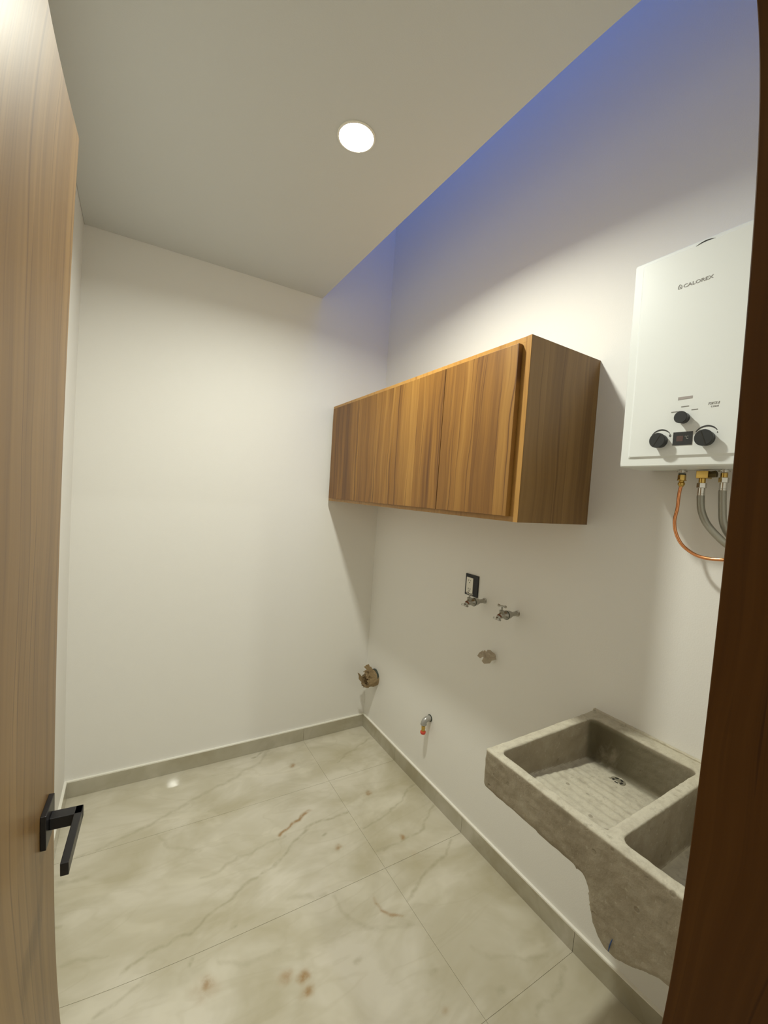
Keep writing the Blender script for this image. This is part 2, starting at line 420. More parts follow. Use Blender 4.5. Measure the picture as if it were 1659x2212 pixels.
def concrete():
    m, nt, b = new_mat('cast_concrete')
    geo = nt.nodes.new('ShaderNodeNewGeometry'); P = geo.outputs['Position']
    sep = nt.nodes.new('ShaderNodeSeparateXYZ'); lk(nt, P, sep.inputs[0])
    a = noise_tex(nt, P, 9.0, 6.0, 0.65, 0.5)
    f = noise_tex(nt, P, 110.0, 4.0, 0.6)
    c = ramp(nt, [(0.3, (0.255, 0.215, 0.15)), (0.5, (0.32, 0.275, 0.20)), (0.7, (0.39, 0.35, 0.265))], a).outputs['Color']
    # rim and up-facing basin floors painted paler: top light put into the scrubbed cement
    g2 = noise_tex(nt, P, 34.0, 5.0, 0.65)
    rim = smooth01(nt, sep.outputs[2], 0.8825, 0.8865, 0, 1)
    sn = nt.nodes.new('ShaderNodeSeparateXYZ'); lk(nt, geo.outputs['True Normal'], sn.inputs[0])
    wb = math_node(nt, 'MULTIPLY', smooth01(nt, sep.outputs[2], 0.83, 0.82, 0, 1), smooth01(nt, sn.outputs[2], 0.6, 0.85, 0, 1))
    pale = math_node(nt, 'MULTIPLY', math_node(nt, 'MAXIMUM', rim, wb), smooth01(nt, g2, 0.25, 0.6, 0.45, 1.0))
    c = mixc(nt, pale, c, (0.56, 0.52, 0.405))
    c = mixc(nt, smooth01(nt, g2, 0.56, 0.70, 0, 0.45), c, (0.27, 0.235, 0.165))
    c = mixc(nt, smooth01(nt, f, 0.60, 0.75, 0, 0.30), c, (0.25, 0.22, 0.16))
    c = mixc(nt, smooth01(nt, f, 0.40, 0.27, 0, 0.30), c, (0.60, 0.56, 0.45))
    # dark water stain over the inner back wall of the wash basin, with an irregular outline
    st = noise_tex(nt, mapped(nt, P, (9, 9, 9), (4, 0, 0)), 1.0, 5.0, 0.65, 0.6)
    mask = smooth01(nt, sep.outputs[0], 1.555, 1.588, 0, 1)
    mask = math_node(nt, 'MULTIPLY', mask, smooth01(nt, sep.outputs[2], 0.895, 0.868, 0, 1))
    mask = math_node(nt, 'MULTIPLY', mask, smooth01(nt, sep.outputs[1], -1.95, -1.72, 0.55, 1))
    mask = math_node(nt, 'MULTIPLY', mask, smooth01(nt, st, 0.28, 0.48, 0.45, 0.95))
    c = mixc(nt, mask, c, (0.115, 0.098, 0.055))
    # small pits
    v = nt.nodes.new('ShaderNodeTexVoronoi'); v.inputs['Scale'].default_value = 28.0
    lk(nt, P, v.inputs['Vector'])
    sel = noise_tex(nt, P, 13.0, 2.0)
    pit = math_node(nt, 'MULTIPLY', smooth01(nt, v.outputs['Distance'], 0.10, 0.20, 1, 0), smooth01(nt, sel, 0.52, 0.6, 0, 1))
    c = mixc(nt, math_node(nt, 'MULTIPLY', pit, 0.6), c, (0.20, 0.165, 0.11))
    lk(nt, c, b.inputs['Base Color'])
    b.inputs['Roughness'].default_value = 0.85
    hgt = math_node(nt, 'SUBTRACT', math_node(nt, 'ADD', math_node(nt, 'MULTIPLY', f, 0.5), a), math_node(nt, 'MULTIPLY', pit, 0.6))
    bp = nt.nodes.new('ShaderNodeBump'); bp.inputs['Strength'].default_value = 0.7; bp.inputs['Distance'].default_value = 0.003
    lk(nt, hgt, bp.inputs['Height']); lk(nt, bp.outputs['Normal'], b.inputs['Normal'])
    return m
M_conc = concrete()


# ------------------------------------------------------------------ structure
ZT = 4.05   # top of the light well
WT = 0.15
struct(finish(mbox(-WT, 0, YF, 0, 0, H+0.2), 'wall_left', M_wall), 'plain white painted wall behind the open door', 'wall')
struct(finish(mbox(-WT, W+WT, 0, WT, 0, ZT), 'wall_back', M_wall), 'plain white painted back wall rising into the light well', 'wall')
struct(finish(mbox(W, W+WT, YF, 0, 0, ZT), 'wall_right', M_wall), 'white painted wall carrying the cabinet, heater and taps', 'wall')
bm = bmesh.new()
DX0, DX1, DZ = 0.055, 0.862, 2.235      # clear door opening
box(bm, -WT, DX0-0.03, YF-WT, YF, 0, ZT); box(bm, DX1+0.03, W+WT, YF-WT, YF, 0, ZT); box(bm, DX0-0.03, DX1+0.03, YF-WT, YF, DZ+0.03, ZT)
struct(finish(bm, 'wall_front', M_wall, merge=False), 'white wall with the doorway the camera looks through', 'wall')
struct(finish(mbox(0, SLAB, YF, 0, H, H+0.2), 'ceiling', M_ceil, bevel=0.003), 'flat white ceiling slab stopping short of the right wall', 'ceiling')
struct(finish(mbox(SLAB-WT, SLAB, YF, 0, H+0.2, ZT), 'wall_light_well', M_wall), 'upper wall of the light well above the ceiling slab', 'wall')

floor = finish(mbox(-WT, W+WT, -5.0, WT, -0.12, -0.0015), 'floor', M_grout)
struct(floor, 'polished cream marble tile floor with rust spots and veins', 'floor')
G = 0.0007
xs = [(0.0, 1.222), (1.222, W)]
ys = [(-0.42, 0.0), (-1.02, -0.42), (-1.62, -1.02), (YF-0.02, -1.62)]

def vnoise(x, y, seed, fr):
    """smooth value noise on numpy arrays"""
    x = x*fr; y = y*fr
    xi = np.floor(x).astype(np.int64); yi = np.floor(y).astype(np.int64)
    fx = x-xi; fy = y-yi
    fx = fx*fx*(3-2*fx); fy = fy*fy*(3-2*fy)
    def h(a, b):
        n = (a*374761393 + b*668265263 + seed*974634777) & 0x7fffffff
        n = ((n ^ (n >> 13))*1274126177) & 0x7fffffff
        return ((n ^ (n >> 16)) & 0xffff)/65535.0
    return (h(xi, yi)*(1-fx)+h(xi+1, yi)*fx)*(1-fy) + (h(xi, yi+1)*(1-fx)+h(xi+1, yi+1)*fx)*fy

def marble_tile(x0, x1, y0, y1):
    """a polished tile whose top carries its own veins and rust spots as mineral masks"""
    step = 0.005
    nx = max(2, int(round((x1-x0)/step))+1); ny = max(2, int(round((y1-y0)/step))+1)
    X, Y = np.meshgrid(np.linspace(x0, x1, nx), np.linspace(y0, y1, ny), indexing='ij')
    X = X.ravel(); Y = Y.ravel()
    wx = X + 0.028*(vnoise(X, Y, 1, 12)-0.5) + 0.012*(vnoise(X, Y, 2, 38)-0.5)
    wy = Y + 0.028*(vnoise(X, Y, 3, 12)-0.5) + 0.012*(vnoise(X, Y, 4, 38)-0.5)
    masks = [np.zeros_like(X), np.zeros_like(X)]
    for ax, ay, bx, by, wd, s_, k in VEINS:
        dx, dy = bx-ax, by-ay; l2 = dx*dx+dy*dy
        h_ = np.clip(((wx-ax)*dx+(wy-ay)*dy)/l2, 0, 1)
        dd = np.hypot(wx-ax-h_*dx, wy-ay-h_*dy)/wd
        t_ = np.clip(1-dd, 0, 1); t_ = t_*t_*(3-2*t_)
        masks[k] = np.maximum(masks[k], t_*s_)
    base = len(X)
    verts = np.concatenate([np.stack([X, Y, np.zeros_like(X)], 1),
                            np.array([(x0, y0, -0.0012), (x1, y0, -0.0012), (x1, y1, -0.0012), (x0, y1, -0.0012)])])
    idx = np.arange(nx*ny).reshape(nx, ny)
    q = np.stack([idx[:-1, :-1], idx[1:, :-1], idx[1:, 1:], idx[:-1, 1:]], -1).reshape(-1, 4).tolist()
    A, B, C_, D_ = base, base+1, base+2, base+3
    q += [list(idx[:, 0][::-1]) + [A, B], list(idx[-1, :][::-1]) + [B, C_], list(idx[:, -1]) + [C_, D_], list(idx[0, :]) + [D_, A], [D_, C_, B, A]]
    q = [[int(i) for i in f] for f in q]
    me = bpy.data.meshes.new('tile')
    me.from_pydata(verts.tolist(), [], q)
    for nm, mk in (('vein', masks[0]), ('rust', masks[1])):
        at = me.attributes.new(nm, 'FLOAT', 'POINT')
        at.data.foreach_set('value', np.concatenate([mk, np.zeros(4)]).astype(np.float32))
    me.materials.append(M_marble)
    o = bpy.data.objects.new('tile', me); COL.objects.link(o); o.parent = floor
    return o
for y0, y1 in ys:
    for x0, x1 in xs:
        marble_tile(x0+G, x1-G, y0+G, y1-G)
for y0, y1 in ((-2.82, -2.22), (-3.42, -2.82), (-4.02, -3.42), (-4.62, -4.02)):
    for x0, x1 in ((0.0, 1.222), (1.222, W)):
        finish(mbox(x0+G, x1-G, y0+G, y1-G, -0.0012, 0.0), 'tile', M_marble, floor)

def baseboard(name, label, pieces, beads, loc):
    r = thing(name, label, 'baseboard', loc)
    r['kind'] = 'structure'
    for p in pieces:
        finish(mbox(*p), 'tile', M_skirt, r)
    for p in beads:
        finish(mbox(*p), 'joint_bead', M_bead, r)
    return r
T = 0.012
baseboard('baseboard_back', 'marble tile baseboard along the back wall',
          [(0.0+T, 1.221, -T, -0.0002, 0.0005, HB), (1.2225, W-T, -T, -0.0002, 0.0005, HB)],
          [(T, W-T, -T+0.0008, -0.0002, HB, HB+0.006)], (W/2, -T/2, 0))
baseboard('baseboard_right', 'marble tile baseboard along the right wall under the sink',
          [(W-T, W-0.0002, a+0.0008, b_-0.0008, 0.0005, HB) for a, b_ in ((-0.42, -0.0002), (-1.02, -0.42), (-1.62, -1.02), (YF+0.001, -1.62))],
          [(W-T+0.0008, W-0.0002, YF+0.001, -0.0002, HB, HB+0.006)], (W-T/2, YF/2, 0))
baseboard('baseboard_left', 'marble tile baseboard along the left wall behind the door',
          [(0.0002, T, a+0.0008, b_-0.0008, 0.0005, HB) for a, b_ in ((-0.42, -0.0002), (-1.02, -0.42), (-1.62, -1.02), (YF+0.001, -1.62))],
          [(0.0002, T-0.0008, YF+0.001, -0.0002, HB, HB+0.006)], (T/2, YF/2, 0))

# hallway the camera stands in (out of the picture, dim)
struct(finish(mbox(-WT-0.02, -WT+0.13, -4.9, YF-WT, 0, H), 'wall_hall_left', M_wall), 'white hallway wall to the left behind the camera', 'wall')
struct(finish(mbox(W, W+WT, -4.9, YF-WT, 0, H), 'wall_hall_right', M_wall), 'white hallway wall to the right behind the camera', 'wall')
struct(finish(mbox(-WT, W+WT, -5.0, -4.9, 0, H), 'wall_hall_end', M_wall), 'white end wall of the hallway behind the camera', 'wall')
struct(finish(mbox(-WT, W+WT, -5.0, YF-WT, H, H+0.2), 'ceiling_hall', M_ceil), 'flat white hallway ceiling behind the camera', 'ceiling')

# door frame
tr = thing('trim_1', 'brown wooden door frame around the doorway', 'door frame', ((DX0+DX1)/2, YF-WT/2, 0))
tr['kind'] = 'structure'
E_ = 0.001
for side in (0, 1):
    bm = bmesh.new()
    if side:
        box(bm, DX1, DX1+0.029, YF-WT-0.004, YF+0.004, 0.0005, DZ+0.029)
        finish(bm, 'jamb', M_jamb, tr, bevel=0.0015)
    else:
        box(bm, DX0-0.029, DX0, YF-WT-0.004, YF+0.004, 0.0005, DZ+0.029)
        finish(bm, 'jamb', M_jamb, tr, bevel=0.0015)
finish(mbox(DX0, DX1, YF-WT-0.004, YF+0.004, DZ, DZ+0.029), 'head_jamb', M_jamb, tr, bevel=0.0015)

# ------------------------------------------------------------------ door (open, along the left wall)
HX, HY = 0.0955, -2.195                  # hinge side of the visible face
FX, FY, DTOP = 0.144, -1.426, 2.20       # free edge of the visible face
dv = Vector((FX-HX, FY-HY, 0)); DLEN = dv.length; dv.normalize()
dn = Vector((dv.y, -dv.x, 0))            # normal of the visible face (towards the room)
door = thing('door_1', 'tan wooden door standing open along the left wall', 'door', (HX, HY, 0))
door['kind'] = 'structure'
def dpt(s, n, z):
    p = Vector((HX, HY, 0)) + dv*s + dn*n
    return (p.x, p.y, z)
def dbox(bm, s0, s1, n0, n1, z0, z1):
    vs = [bm.verts.new(dpt(s, n, z)) for s in (s0, s1) for n in (n0, n1) for z in (z0, z1)]
    for f in ((0,1,3,2), (4,6,7,5), (0,4,5,1), (2,3,7,6), (0,2,6,4), (1,5,7,3)):
        bm.faces.new([vs[i] for i in f])
    return bm
finish(dbox(bmesh.new(), 0, DLEN, -0.04, 0, 0.008, DTOP), 'leaf', M_door, door, bevel=0.0015)
hs = DLEN - 0.075                        # handle position along the door
hz = 0.95
handle = finish(dbox(bmesh.new(), hs-0.032, hs+0.032, 0.0, 0.009, hz-0.032, hz+0.032), 'handle', M_black, door, bevel=0.001)
bm = dbox(bmesh.new(), hs-0.011, hs+0.011, 0.009, 0.058, hz-0.011, hz+0.011)
finish(bm, 'handle_neck', M_black, handle, bevel=0.001)
bm = dbox(bmesh.new(), hs-0.125, hs+0.011, 0.046, 0.058, hz-0.011, hz+0.011)
finish(bm, 'lever', M_black, handle, bevel=0.001)

# ------------------------------------------------------------------ ceiling lamps
def downlight(x, y, z, label, mat, power, name='recessed_downlight'):
    t = thing(name, label, 'ceiling light', (x, y, z))
    bm = bmesh.new()
    lathe(bm, (x, y, z), (0, 0, -1), [(0.0, 0.062), (0.003, 0.062), (0.005, 0.058), (0.005, 0.056), (0.0, 0.056)], 48, caps=False)
    finish(bm, 'trim_ring', M_white, t, smooth=True)
    bm = bmesh.new()
    lathe(bm, (x, y, z), (0, 0, -1), [(0.0005, 0.0555), (0.0022, 0.0555)], 48)
    finish(bm, 'lens', mat, t)
    ld = bpy.data.lights.new('lamp', 'AREA'); ld.shape = 'DISK'; ld.size = 0.108
    ld.energy = power; ld.color = LAMP_COLOR; ld.spread = math.radians(LAMP_SPREAD)
    lo_ = bpy.data.objects.new('lamp', ld); COL.objects.link(lo_)
    lo_.parent = t; lo_.location = (0, 0, -0.0045)
    return t
downlight(0.827, -1.139, H, 'round white downlight glowing in the middle of the ceiling', M_lamp, LAMP_POWER)
downlight(0.836, -3.87, H, 'round downlight in the hallway behind the camera', M_lamp, HALL_POWER, 'hall_downlight')


# ------------------------------------------------------------------ wall cabinet
CX, CY, C0, C1 = 1.295, -1.507, 1.522, 2.105
cab = thing('wall_cabinet', 'long brown wood wall cabinet with flat doors, hung left of the heater', 'cabinet', (W, CY/2, C0))
PT = 0.018
finish(mbox(CX, W-0.0005, CY+PT, -0.002, C1-PT, C1), 'top_panel', M_caredge, cab, bevel=0.0006)
finish(mbox(CX, W-0.0005, CY+PT, -0.002, C0, C0+PT), 'bottom_panel', M_caredge, cab, bevel=0.0006)
finish(mbox(CX+0.0006, W-0.0005, CY, CY+PT-0.0003, C0, C1), 'side_panel', M_cabx, cab)
finish(mbox(CX-0.0006, CX+0.0005, CY+0.0006, CY+PT-0.0003, C0, C1), 'edge_band', M_caredge, cab)
finish(mbox(CX+0.001, W-0.0005, -0.020, -0.002, C0+PT, C1-PT), 'side_panel', M_cabx, cab)
finish(mbox(W-0.012, W-0.0005, CY+PT, -0.020, C0+PT, C1-PT), 'back_panel', M_cabx, cab)
# face stile behind the door edge
finish(mbox(CX, CX+0.018, CY+PT, CY+0.055, C0+PT, C1-PT), 'stile', M_caredge, cab)
edges = [-0.045, -0.402, -0.7585, -1.117, -1.474]
for i in range(4):
    g2 = 0.0016 if i == 3 or i == 2 else 0.0008
    finish(mbox(CX-0.020, CX-0.0008, edges[i+1]+ (0.0016 if i==2 else 0.0007 if i<3 else 0), edges[i]-(0.0016 if i==3 else 0.0007), 1.5385, 2.082), 'door', M_cab, cab, bevel=0.001)

# ------------------------------------------------------------------ water heater
HXF = 1.485                              # front plane
HY0, HY1, HZ0, HZ1 = -2.033, -1.704, 1.708, 2.292
ht = thing('water_heater', 'white wall-mounted tankless gas water heater with three black knobs', 'water heater', (W, (HY0+HY1)/2, HZ0))
bm = bmesh.new()
# back chassis
box(bm, HXF+0.03, W-0.0005, HY0+0.006, HY1-0.006, HZ0+0.004, HZ1-0.006)
finish(bm, 'chassis', M_galv, ht, bevel=0.002)
# front cover: pan with a stepped, slightly raised centre
bm = bmesh.new()
def rr(y0, y1, z0, z1, r, n=5):
    out = []
    for cy, cz, a0 in ((y1-r, z1-r, 0), (y0+r, z1-r, 90), (y0+r, z0+r, 180), (y1-r, z0+r, 270)):
        for i in range(n+1):
            a = math.radians(a0 + 90*i/n)
            out.append((cy + r*math.cos(a), cz + r*math.sin(a)))
    return out
loops = [(W-0.05, 0.0, 0.004), (HXF+0.003, 0.0, 0.006), (HXF, 0.003, 0.006), (HXF, 0.0225, 0.004), (HXF-0.0045, 0.0285, 0.006), (HXF-0.0045, 0.05, 0.006)]
rings = []
for X, ins, r in loops:
    rings.append([bm.verts.new((X, y, z)) for y, z in rr(HY0+ins, HY1-ins, HZ0+ins, HZ1-ins*(1.0 if ins < 0.01 else 0.45), r)])
n = len(rings[0])
for a in range(len(rings)-1):
    for i in range(n):
        bm.faces.new((rings[a][i], rings[a][(i+1) % n], rings[a+1][(i+1) % n], rings[a+1][i]))
bm.faces.new(rings[-1])
o = finish(bm, 'front_cover', M_heater, ht, smooth=False)
md = o.modifiers.new('bevel', 'BEVEL'); md.width = 0.0012; md.segments = 2; md.limit_method = 'ANGLE'; md.angle_limit = math.radians(15)
FXc = HXF-0.0045
HOFF = -0.0015 # panel sits slightly nearer than the plane measured
YD = (0, -1, 0); ZD = (0, 0, 1)
lx = FXc - 0.0002
def flatpoly(pts, name, mat, th=0.0006, x=None):
    bm = bmesh.new()
    x = lx if x is None else x
    prism_x(bm, pts, x-th, x+th*0.2)
    return finish(bm, name, mat, ht)
# crescent flame window
up, lo = [], []
for i in range(13):
    t = i/12; y = -1.8619 + (-1.9055+1.8619)*t
    z = 2.2775 + 0.0018*t + 0.0
    up.append((y, z + 0.0052*math.sin(math.pi*t))); lo.append((y, z + 0.0020*math.sin(math.pi*t)))
flatpoly(up + lo[::-1], 'flame_window', M_dark)
# brand mark: house outline with a spark, then the lettering
def outline(pts, w, name, mat):
    bm = bmesh.new()
    cy = sum(p[0] for p in pts)/len(pts); cz = sum(p[1] for p in pts)/len(pts)
    inn = [(cy+(y-cy)*(1-w), cz+(z-cz)*(1-w)) for y, z in pts]
    n = len(pts)
    for x0 in (lx-0.0006, lx+0.0001):
        a = [bm.verts.new((x0, *p)) for p in pts]; b_ = [bm.verts.new((x0, *p)) for p in inn]
        for i in range(n):
            bm.faces.new((a[i], a[(i+1) % n], b_[(i+1) % n], b_[i]))
    return finish(bm, name, mat, ht, merge=False)
outline([(-1.8262, 2.1795), (-1.8262, 2.1860), (-1.8285, 2.1895), (-1.8308, 2.1915), (-1.8331, 2.1895), (-1.8354, 2.1860), (-1.8354, 2.1795), (-1.8340, 2.1790), (-1.8276, 2.1790)], 0.26, 'emblem', M_grey)
flatpoly([(-1.8294, 2.1838), (-1.8308, 2.1858), (-1.8322, 2.1838), (-1.8308, 2.1818)], 'emblem_spark', M_grey)
text_mesh('CALOREX', 0.0125, 1.22, 'lettering', M_grey, ht, (lx, -1.8385, 2.1792), YD, ZD, bold=0.0002)
# window, marks, knobs, arcs, display
flatpoly([(-1.8500, 1.8822), (-1.8500, 1.8888), (-1.8820, 1.8888), (-1.8820, 1.8822)], 'indicator_window', M_win)
flatpoly([(-1.8490, 1.8812), (-1.8490, 1.8890), (-1.8500, 1.8890), (-1.8500, 1.8812)], 'window_edge', M_grey, 0.0008)
for y0, y1, z in ((-1.8575, -1.8757, 1.8618), (-1.8823, -1.8968, 1.8510), (-1.8345, -1.8560, 1.8503)):
    flatpoly([(y0, z), (y0, z+0.0022), (y1, z+0.0022), (y1, z)], 'season_mark', M_grey, 0.0004)
text_mesh('FORTIS II', 0.0092, 0.66, 'lettering', M_grey, ht, (lx, -1.9183, 1.8592), YD, ZD, shear=0.35)
text_mesh('G SOLAR', 0.0058, 0.72, 'lettering', M_grey, ht, (lx, -1.9250, 1.8525), YD, ZD)
def knob(y, z, r, ang, name='knob'):
    # measured outer face sits 2 cm in front of the panel
    bm = bmesh.new()
    lathe(bm, (FXc+0.0002, y, z), (-1, 0, 0), [(0.0, r*0.90), (0.016, r*0.93), (0.0175, r), (0.0205, r), (0.0215, r*0.95)], 36)
    k = finish(bm, name, M_knob, ht, smooth=True)
    if ang is not None:
        c, s = math.cos(ang), math.sin(ang)
        X = FXc-0.0213
        bm = bmesh.new(); w, l = 0.0011, r*0.82
        pts = [(y + l*c*a - w*s*b, z + l*s*a + w*c*b) for a, b in ((-1, -1), (1, -1), (1, 1), (-1, 1))]
        prism_x(bm, pts, X-0.0004, X+0.0004)
        finish(bm, 'groove', M_dark, k)
    return k
def arc(cy, cz, r, a0, a1, w0, w1):
    o_, i_ = [], []
    for i in range(25):
        t = i/24; a = math.radians(a0+(a1-a0)*t); w = w0+(w1-w0)*math.sin(math.pi*t)
        o_.append((cy - (r+w)*math.cos(a), cz + (r+w)*math.sin(a))); i_.append((cy - (r-w)*math.cos(a), cz + (r-w)*math.sin(a)))
    flatpoly(o_ + i_[::-1], 'dial_arc', M_print, 0.0004)
K1, K2, K3 = (-1.8665, 1.8322), (-1.8140, 1.7760), (-1.9225, 1.7752)
knob(K1[0], K1[1], 0.0155, None)
knob(K2[0], K2[1], 0.0200, math.radians(118))
knob(K3[0], K3[1], 0.0205, math.radians(70))
arc(-1.8135, 1.7790, 0.0275, 150, 35, 0.0006, 0.0020)
arc(-1.9205, 1.7795, 0.0275, 150, 35, 0.0008, 0.0020)
outline([(-1.8367+0.003*math.cos(a*math.pi/4)*0.8, 1.7893+0.0036*math.sin(a*math.pi/4)) for a in range(8)], 0.5, 'drop_mark', M_print)
flatpoly([(-1.9430, 1.7880), (-1.9436, 1.7915), (-1.9446, 1.7905), (-1.9448, 1.7880)], 'flame_mark', M_print)
disp = flatpoly([(-1.8446, 1.7622), (-1.8446, 1.7966), (-1.8900, 1.7966), (-1.8900, 1.7622)], 'display', M_disp, 0.0012)
flatpoly([(-1.8535, 1.7725), (-1.8535, 1.7865), (-1.8690, 1.7865), (-1.8690, 1.7725)], 'digits', M_digit, 0.0002, lx-0.0014)
text_mesh('\u00b0C', 0.0115, 0.75, 'lettering', M_dtext, ht, (lx-0.0015, -1.8725, 1.7775), YD, ZD)
# stubs below the casing
for y, nm in ((-1.826, 'gas_inlet'), (-1.927, 'water_inlet')):
    bm = bmesh.new()
    lathe(bm, (1.59, y, HZ0+0.006), (0, 0, -1), [(0, 0.008), (0.014, 0.008)], 18)
    lathe(bm, (1.59, y, HZ0-0.0035), (0, 0, -1), [(0, 0.013), (0.003, 0.013)], 18)
    finish(bm, nm, M_chrome, ht, merge=False)

# brass valve under the heater
bv = thing('brass_valve', 'small brass block valve under the heater, above the left grey hose', 'valve', (1.59, -1.885, 1.70))
bm = bmesh.new()
box(bm, 1.577, 1.603, -1.895, -1.866, 1.6835, 1.704)
finish(bm, 'valve_body', M_brass, bv, bevel=0.0012)
bm = bmesh.new(); lathe(bm, (1.578, -1.8775, 1.6965), (-1, 0, 0), [(0, 0.003), (0.0006, 0.003)], 14)
finish(bm, 'screw_hole', M_dark, bv)
bm = bmesh.new(); lathe(bm, (1.590, -1.893, 1.694), (0, -1, 0.12), [(0, 0.009), (0.016, 0.010), (0.018, 0.007)], 6)
finish(bm, 'valve_arm', M_bronze, bv)

# gas pipe
gp = thing('copper_gas_pipe', 'thin curved copper gas pipe hanging under the left of the heater', 'pipe', (1.59, -1.826, 1.70))
GY = -1.8265
bm = bmesh.new(); lathe(bm, (1.59, GY, 1.698), (0, 0, -1), [(0, 0.0092), (0.004, 0.0092)], 6)
finish(bm, 'black_seal', M_ring, gp)
bm = bmesh.new(); lathe(bm, (1.59, GY, 1.6935), (0, 0, -1), [(0, 0.0100), (0.014, 0.0102)], 6); lathe(bm, (1.59, GY, 1.6795), (0, 0, -1), [(0, 0.0118), (0.002, 0.0118)], 20)
lathe(bm, (1.59, GY, 1.6773), (0, 0, -1), [(0, 0.0065), (0.004, 0.0068), (0.007, 0.0088), (0.011, 0.0088), (0.015, 0.0065), (0.017, 0.0052)], 20)
finish(bm, 'brass_nut', M_brass, gp, merge=False)
X = 1.59
cp = catmull([(X, GY, 1.664), (X, -1.8232, 1.6391), (X, -1.8222, 1.5989), (X, -1.8180, 1.5625), (X, -1.8250, 1.5271), (X, -1.8445, 1.4952), (X, -1.8786, 1.4734), (X, -1.9134, 1.4680), (X, -1.9523, 1.4700), (X+0.01, -1.985, 1.458), (X+0.035, -2.01, 1.43), (W, -2.015, 1.42)], 6)
finish(tube(bmesh.new(), cp, 0.0045, 12), 'tube', M_copper, gp, smooth=True)

def hose(label, y, ztop, X, pts):
    t = thing('flexible_hose', label, 'hose', (X, y, ztop), 'braided hoses under the water heater')
    bm = bmesh.new(); lathe(bm, (X, y, ztop), (0, 0, -1), [(0, 0.0082), (0.012, 0.0082)], 20)
    finish(bm, 'brass_collar', M_brass, t)
    bm = bmesh.new(); lathe(bm, (X, y, ztop-0.012), (0, 0, -1), [(0, 0.0105), (0.001, 0.0118), (0.013, 0.0118), (0.014, 0.0105)], 6)
    finish(bm, 'nut', M_chrome, t)
    bm = bmesh.new(); lathe(bm, (X, y, ztop-0.026), (0, 0, -1), [(0, 0.0088), (0.015, 0.0088), (0.0155, 0.0094), (0.0165, 0.0094), (0.017, 0.0088), (0.022, 0.0088)], 20)
    finish(bm, 'ferrule', M_chrome, t, smooth=True)
    finish(tube(bmesh.new(), catmull([(X, y, ztop-0.046)]+pts, 6), 0.0092, 16), 'braided_tube', M_braid, t, smooth=True)
    return t
X = 1.59
hose('grey braided hose beside the copper pipe, curving right', -1.8775, 1.6833, X, [(X, -1.8778, 1.628), (X, -1.8825, 1.5958), (X, -1.8971, 1.5627), (X, -1.9227, 1.5329), (X, -1.9514, 1.5086), (X+0.005, -1.99, 1.488), (X+0.03, -2.03, 1.475), (W, -2.05, 1.47)])
X = 1.60
hose('grey braided hose under the heater nearest the door frame', -1.9235, 1.699, X, [(X, -1.9235, 1.645), (X, -1.9265, 1.6056), (X, -1.932, 1.5663), (X+0.010, -1.945, 1.534), (X+0.020, -1.965, 1.510), (X+0.03, -2.00, 1.515), (W, -2.02, 1.53)])

# ------------------------------------------------------------------ outlet
ol = thing('wall_outlet', 'black wall plate with a white double socket above the left tap', 'outlet', (W, -0.955, 1.18))
finish(mbox(W-0.007, W-0.0003, -0.9975, -0.9125, 1.128, 1.2295), 'plate', M_black, ol, bevel=0.0015)
rc = finish(mbox(W-0.0095, W-0.007, -0.9665, -0.9225, 1.1400, 1.2140), 'socket', M_white, ol, bevel=0.001)
for zc in (1.2005, 1.1600):
    for dy, hh in ((0.0065, 0.0075), (-0.0065, 0.0060)):
        finish(mbox(W-0.0098, W-0.0094, -0.9445+dy-0.0013, -0.9445+dy+0.0013, zc-hh/2, zc+hh/2), 'slot', M_dark, rc)
    bm = lathe(bmesh.new(), (W-0.0094, -0.9445, zc-0.0105), (-1, 0, 0), [(0, 0.0028), (0.0004, 0.0028)], 10)
    finish(bm, 'earth_hole', M_dark, rc)

